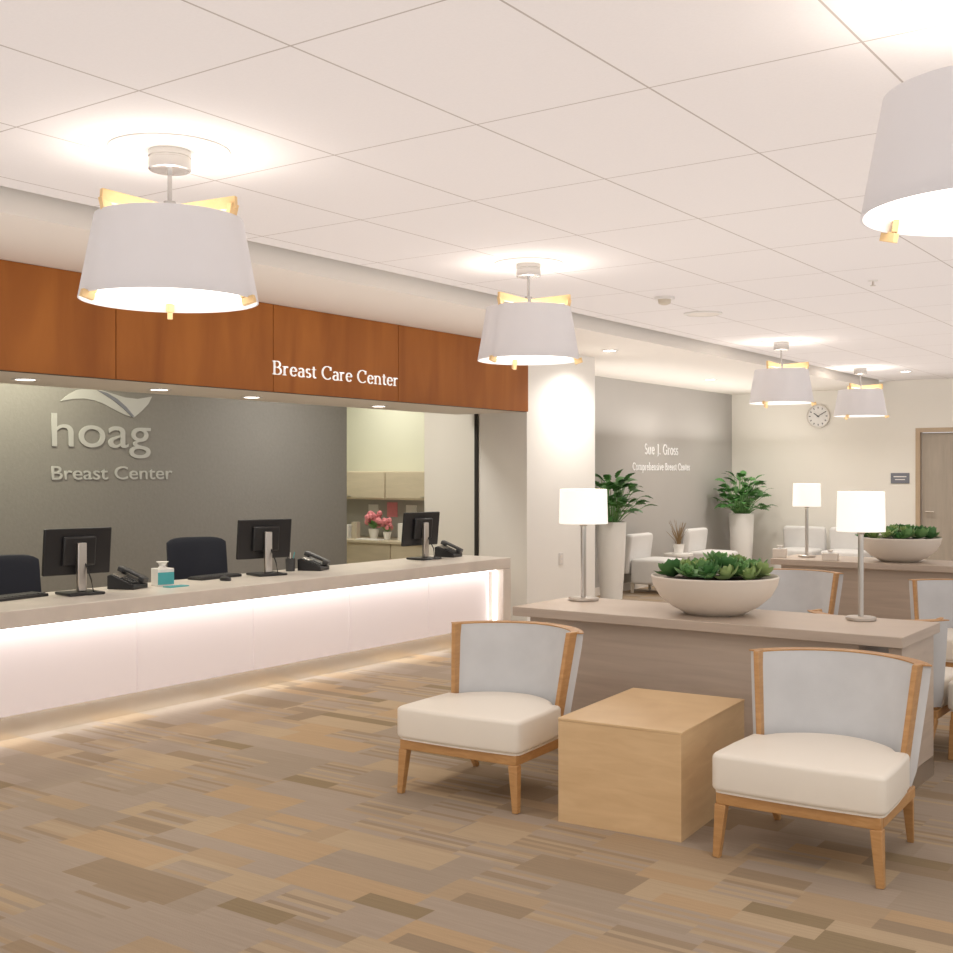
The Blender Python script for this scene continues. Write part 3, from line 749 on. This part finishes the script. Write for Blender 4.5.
def flowers(x, y, s, lb):
    t = thing('flower_pot', lb, 'plant', (x, y, .76), 0, 'pink flowers on the work counter')
    bm = NB(); lathe(bm, [(.04*s, 0), (.06*s, .11*s), (.05*s, .11*s), (0, .10*s)], 18); obj('pot', bm, M['potw'], t)
    bm = NB(); rd = random.Random(int(-x*10))
    for i in range(22):
        a = rd.uniform(0, 6.28); r = rd.uniform(0, .10)*s; z = (.15+rd.uniform(0, .13))*s
        mt = Matrix.Translation((r*math.cos(a), r*math.sin(a), z)); bmesh.ops.create_icosphere(bm, subdivisions=1, radius=.035*s, matrix=mt)
    obj('blooms', bm, M['pink'], t)
    bm = NB()
    for i in range(14):
        mt = Matrix.Translation((0, 0, .11*s)) @ Matrix.Rotation(i*2.4, 4, 'Z') @ Matrix.Rotation(-R(30+i*3), 4, 'Y'); blade(bm, mt, .13*s, .03*s, .4)
    obj('leaves', bm, M['leaf2'], t)
flowers(-9.05, 10.60, 1.1, 'larger pot of pink flowers on the workroom counter')
flowers(-8.80, 10.55, .85, 'smaller pot of pink flowers on the workroom counter')
for k, (x, w, h, m) in enumerate(((-9.52, .09, .16, 'paper'), (-9.32, .05, .2, 'beige'), (-8.60, .07, .2, 'paper'))):
    o = bobj('storage_box', (x, x+w*1.6, 10.5, 10.5+w*1.5, .76, .76+h), M[m], None, .004)
    tag(o, ['short white box at the left of the work counter', 'narrow beige box left of the pink flowers', 'white box right of the pink flowers'][k], 'box')
o = bobj('paper_tray', (-9.1, -8.75, 10.32, 10.44, .76, .775), M['paper'], None, .003); tag(o, 'low white stack of paper at the front of the work counter', 'paper')

# ------------------------------------------------------------------ wall and ceiling fittings
t = thing('wall_clock', 'round silver rimmed wall clock high on the back wall', 'clock', (-5.87, YB, 2.40))
def disc_y(bm, r0, r1, y0, y1, n=40):
    lathe(bm, [(r0, 0), (r1, 0), (r1, y1-y0), (r0, y1-y0)] if r0 else [(0, 0), (r1, 0), (r1, y1-y0), (0, y1-y0)], n, closed=bool(r0))
    bmesh.ops.transform(bm, matrix=Matrix.Translation((0, -y0, 0)) @ Matrix.Rotation(PI/2, 4, 'X'), verts=bm.verts[:])
bm = NB(); disc_y(bm, 0, .160, 0, .02); obj('face', bm, M['paper'], t)
bm = NB(); disc_y(bm, .158, .175, 0, .035); obj('rim', bm, M['steel'], t)
bm = NB()
for k in range(12):
    a = k*PI/6; box(bm, -.006, .006, -.024, -.0205, .115, .14, Matrix.Rotation(a, 4, 'Y'))
obj('hour_marks', bm, M['black'], t)
bm = NB(); box(bm, -.006, .006, -.027, -.025, -.02, .08, Matrix.Rotation(R(-55), 4, 'Y')); obj('hour_hand', bm, M['black'], t)
bm = NB(); box(bm, -.004, .004, -.03, -.028, -.02, .12, Matrix.Rotation(R(60), 4, 'Y')); obj('minute_hand', bm, M['black'], t)
t = thing('door_sign', 'small slate grey sign on the back wall left of the door', 'sign', (-4.68, YB, 1.40))
bobj('plate', (-.13, .13, -.012, 0, 0, .15), M['signgrey'], t, .002)
bm = NB(); box(bm, -.09, .09, -.014, -.0121, .09, .105); box(bm, -.07, .07, -.014, -.0121, .05, .062); obj('text_lines', bm, M['paper'], t)
t = thing('wall_outlet', 'white outlet plate low on the white pier', 'outlet', (-6.1, 10.05, .62))
bobj('plate', (0, .008, -.04, .04, 0, .12), M['trimw'], t, .002); bobj('socket', (.008, .011, -.018, .018, .02, .05), M['soffit'], t); bobj('socket', (.008, .011, -.018, .018, .07, .10), M['soffit'], t)
t = thing('smoke_detector', 'white smoke detector on the ceiling right of the second pendant', 'smoke detector', (-3.91, 7.95, CZ))
bm = NB(); lathe(bm, [(0, 0), (.075, 0), (.075, -.02), (0, -.02)], 30); obj('base', bm, M['trimw'], t)
bm = NB(); lathe(bm, [(0, -.0201), (.05, -.0201), (.045, -.05), (.02, -.06), (0, -.06)], 30); obj('sensor', bm, M['beige'], t)
t = thing('ceiling_speaker', 'flat round ceiling speaker grille beyond the smoke detector', 'speaker', (-4.05, 8.95, CZ))
bm = NB(); lathe(bm, [(.135, 0), (.16, 0), (.16, -.008), (.135, -.012)], 36, closed=True); obj('rim', bm, M['trimw'], t)
bm = NB(); lathe(bm, [(0, 0), (.135, 0), (.135, -.008), (0, -.008)], 36); obj('grille', bm, M['soffit'], t)
t = thing('sprinkler', 'tiny white sprinkler head on the ceiling right of the speaker', 'sprinkler', (-2.4, 8.1, CZ))
bm = NB(); lathe(bm, [(0, 0), (.035, 0), (.03, -.008), (0, -.008)], 20); obj('plate', bm, M['trimw'], t)
bm = NB(); cyl(bm, 0, 0, -.035, -.008, .008); cyl(bm, 0, 0, -.04, -.035, .018); obj('head', bm, M['steel'], t)

def downlight(label, loc, e, spot=120, col=(1, .95, .88)):
    t = thing('downlight', label, 'ceiling light', loc, 0, 'recessed ceiling downlights')
    bm = NB(); lathe(bm, [(.06, 0), (.085, 0), (.085, -.006), (.06, -.006)], 32, closed=True); obj('trim_ring', bm, M['trimw'], t)
    bm = NB(); lathe(bm, [(0, 0), (.06, 0), (.06, -.003), (0, -.003)], 32); obj('lens', bm, M['downlight'], t)
    if e: light('SPOT', (0, 0, -.03), e, col, .06, spot=spot, parent=t)
downlight('downlight under the soffit beside the white pier', (-5.62, 10.2, BZ), 90, 150)
downlight('downlight in the alcove soffit above the wall lettering', (-6.3, 14.15, BZ), 60, 160)
downlight('downlight in the alcove soffit near the far corner', (-6.2, 15.9, BZ), 55, 160)
downlight('downlight in the far ceiling near the door', (-4.2, 15.6, CZ), 60, 160)
downlight('downlight under the desk canopy at the left edge of the photo', (-6.52, 4.28, 2.14), 16)
downlight('downlight under the desk canopy above the dark wall emblem', (-6.55, 5.35, 2.14), 16)
downlight('downlight under the desk canopy above the middle monitor', (-6.62, 6.3, 2.14), 16)
downlight('downlight under the desk canopy left of the workroom opening', (-6.6, 7.8, 2.14), 16)
light('AREA', (-8.0, 4.9, BZ-.03), 44, (1, .95, .72), .3, size_y=2.2)
light('AREA', (-7.4, 8.3, BZ-.03), 22, (1, .96, .88), .3)
light('AREA', (-9.0, 10.2, BZ-.03), 17, (1, .97, .88), .8)

# ------------------------------------------------------------------ pendants
def pendant(label, x, y):
    t = thing('pendant_light', label, 'pendant light', (x, y, CZ), 0, 'large white drum pendants with wooden frames')
    bm = NB(); lathe(bm, [(0, 0), (.235, 0), (.235, -.006), (0, -.006)], 48); obj('ceiling_ring', bm, M['trimw'], t)
    bm = NB(); lathe(bm, [(0, -.0062), (.082, -.0062), (.082, -.03), (.079, -.032), (.079, -.038), (.082, -.040), (.082, -.08), (.076, -.085), (0, -.085)], 40); obj('canopy', bm, M['chrome'], t)
    bm = NB(); cyl(bm, 0, 0, -.22, -.085, .009, n=12); obj('stem', bm, M['chrome'], t)
    bm = NB(); cyl(bm, 0, 0, -.28, -.21, .024); obj('hub', bm, M['chrome'], t)
    zt, zb, rt, rb = -.28, -.61, .285, .345
    bm = NB(); lathe(bm, [(rb, zb), (rt, zt), (rt-.006, zt), (rb-.006, zb)], 72, closed=True); obj('shade', bm, M['shade'], t)
    bm = NB(); lathe(bm, [(0, zb+.035), (rb-.016, zb+.035), (rb-.016, zb+.041), (0, zb+.041)], 60); obj('diffuser', bm, M['diffuser'], t)
    for k in range(3):
        a = R(140+120*k); ca, sa = math.cos(a), math.sin(a)
        bm = NB()
        bar(bm, (ca*.018, sa*.018, zt+.035), (ca*(rt+.004), sa*(rt+.004), zt+.050), .022, .040, .022, .050)
        bar(bm, (ca*(rt-.008), sa*(rt-.008), zt+.045), (ca*(rt-.024), sa*(rt-.024), zt-.02), .022, .040)
        bar(bm, (ca*(rt-.025), sa*(rt-.025), zt), (ca*(rb-.022), sa*(rb-.022), zb+.0), .018, .03)
        bar(bm, (ca*(rb-.028), sa*(rb-.028), zb-.018), (ca*(rb+.022), sa*(rb+.022), zb-.004), .022, .03)
        obj('wood_arm', bm, M['ash'], t, bevel=.002)
    light('POINT', (0, 0, -.33), 4.2, (1, .955, .90), .10, parent=t)
    light('SPOT', (0, 0, -.59), 32, (1, .955, .89), .15, spot=155, parent=t)
    return t
p0 = pendant('white drum pendant with wooden frame, large one at upper left of the photo', -3.79, 3.15)
dup(p0, (-3.99, 6.18, CZ), 0, 'white drum pendant hanging left of centre in front of the white pier').scale = (.94, .94, 1.01)
dup(p0, (-4.28, 11.35, CZ), 0, 'small looking white drum pendant hanging left of the wall clock').scale = (.93, .93, 1.02)
dup(p0, (-4.53, 14.75, CZ), 0, 'farthest white drum pendant, just right of the wall clock').scale = (.94, .94, 1)
dup(p0, (-.69, 3.42, CZ), R(17), 'white drum pendant cut off by the right edge of the photo')
p0.scale = (1.045, 1.045, 1.02)

# ------------------------------------------------------------------ world and added fill light
w = bpy.data.worlds.new('world'); SC.world = w; w.use_nodes = True
w.node_tree.nodes['Background'].inputs[0].default_value = (1, .98, .96, 1)
w.node_tree.nodes['Background'].inputs[1].default_value = .85
# added unseen fill, facing up to brighten the ceiling evenly; no fixtures there
light('AREA', (-1.75, 7.0, 2.02), 262, (1, .965, .955), 8.2, rot=(PI, 0, 0), size_y=19)
light('AREA', (-6.55, 13.9, 2.02), 30, (1, .95, .90), 1.0, rot=(PI, 0, 0), size_y=5.6)  # same added fill below the alcove soffit
SC.view_settings.view_transform = 'Standard'
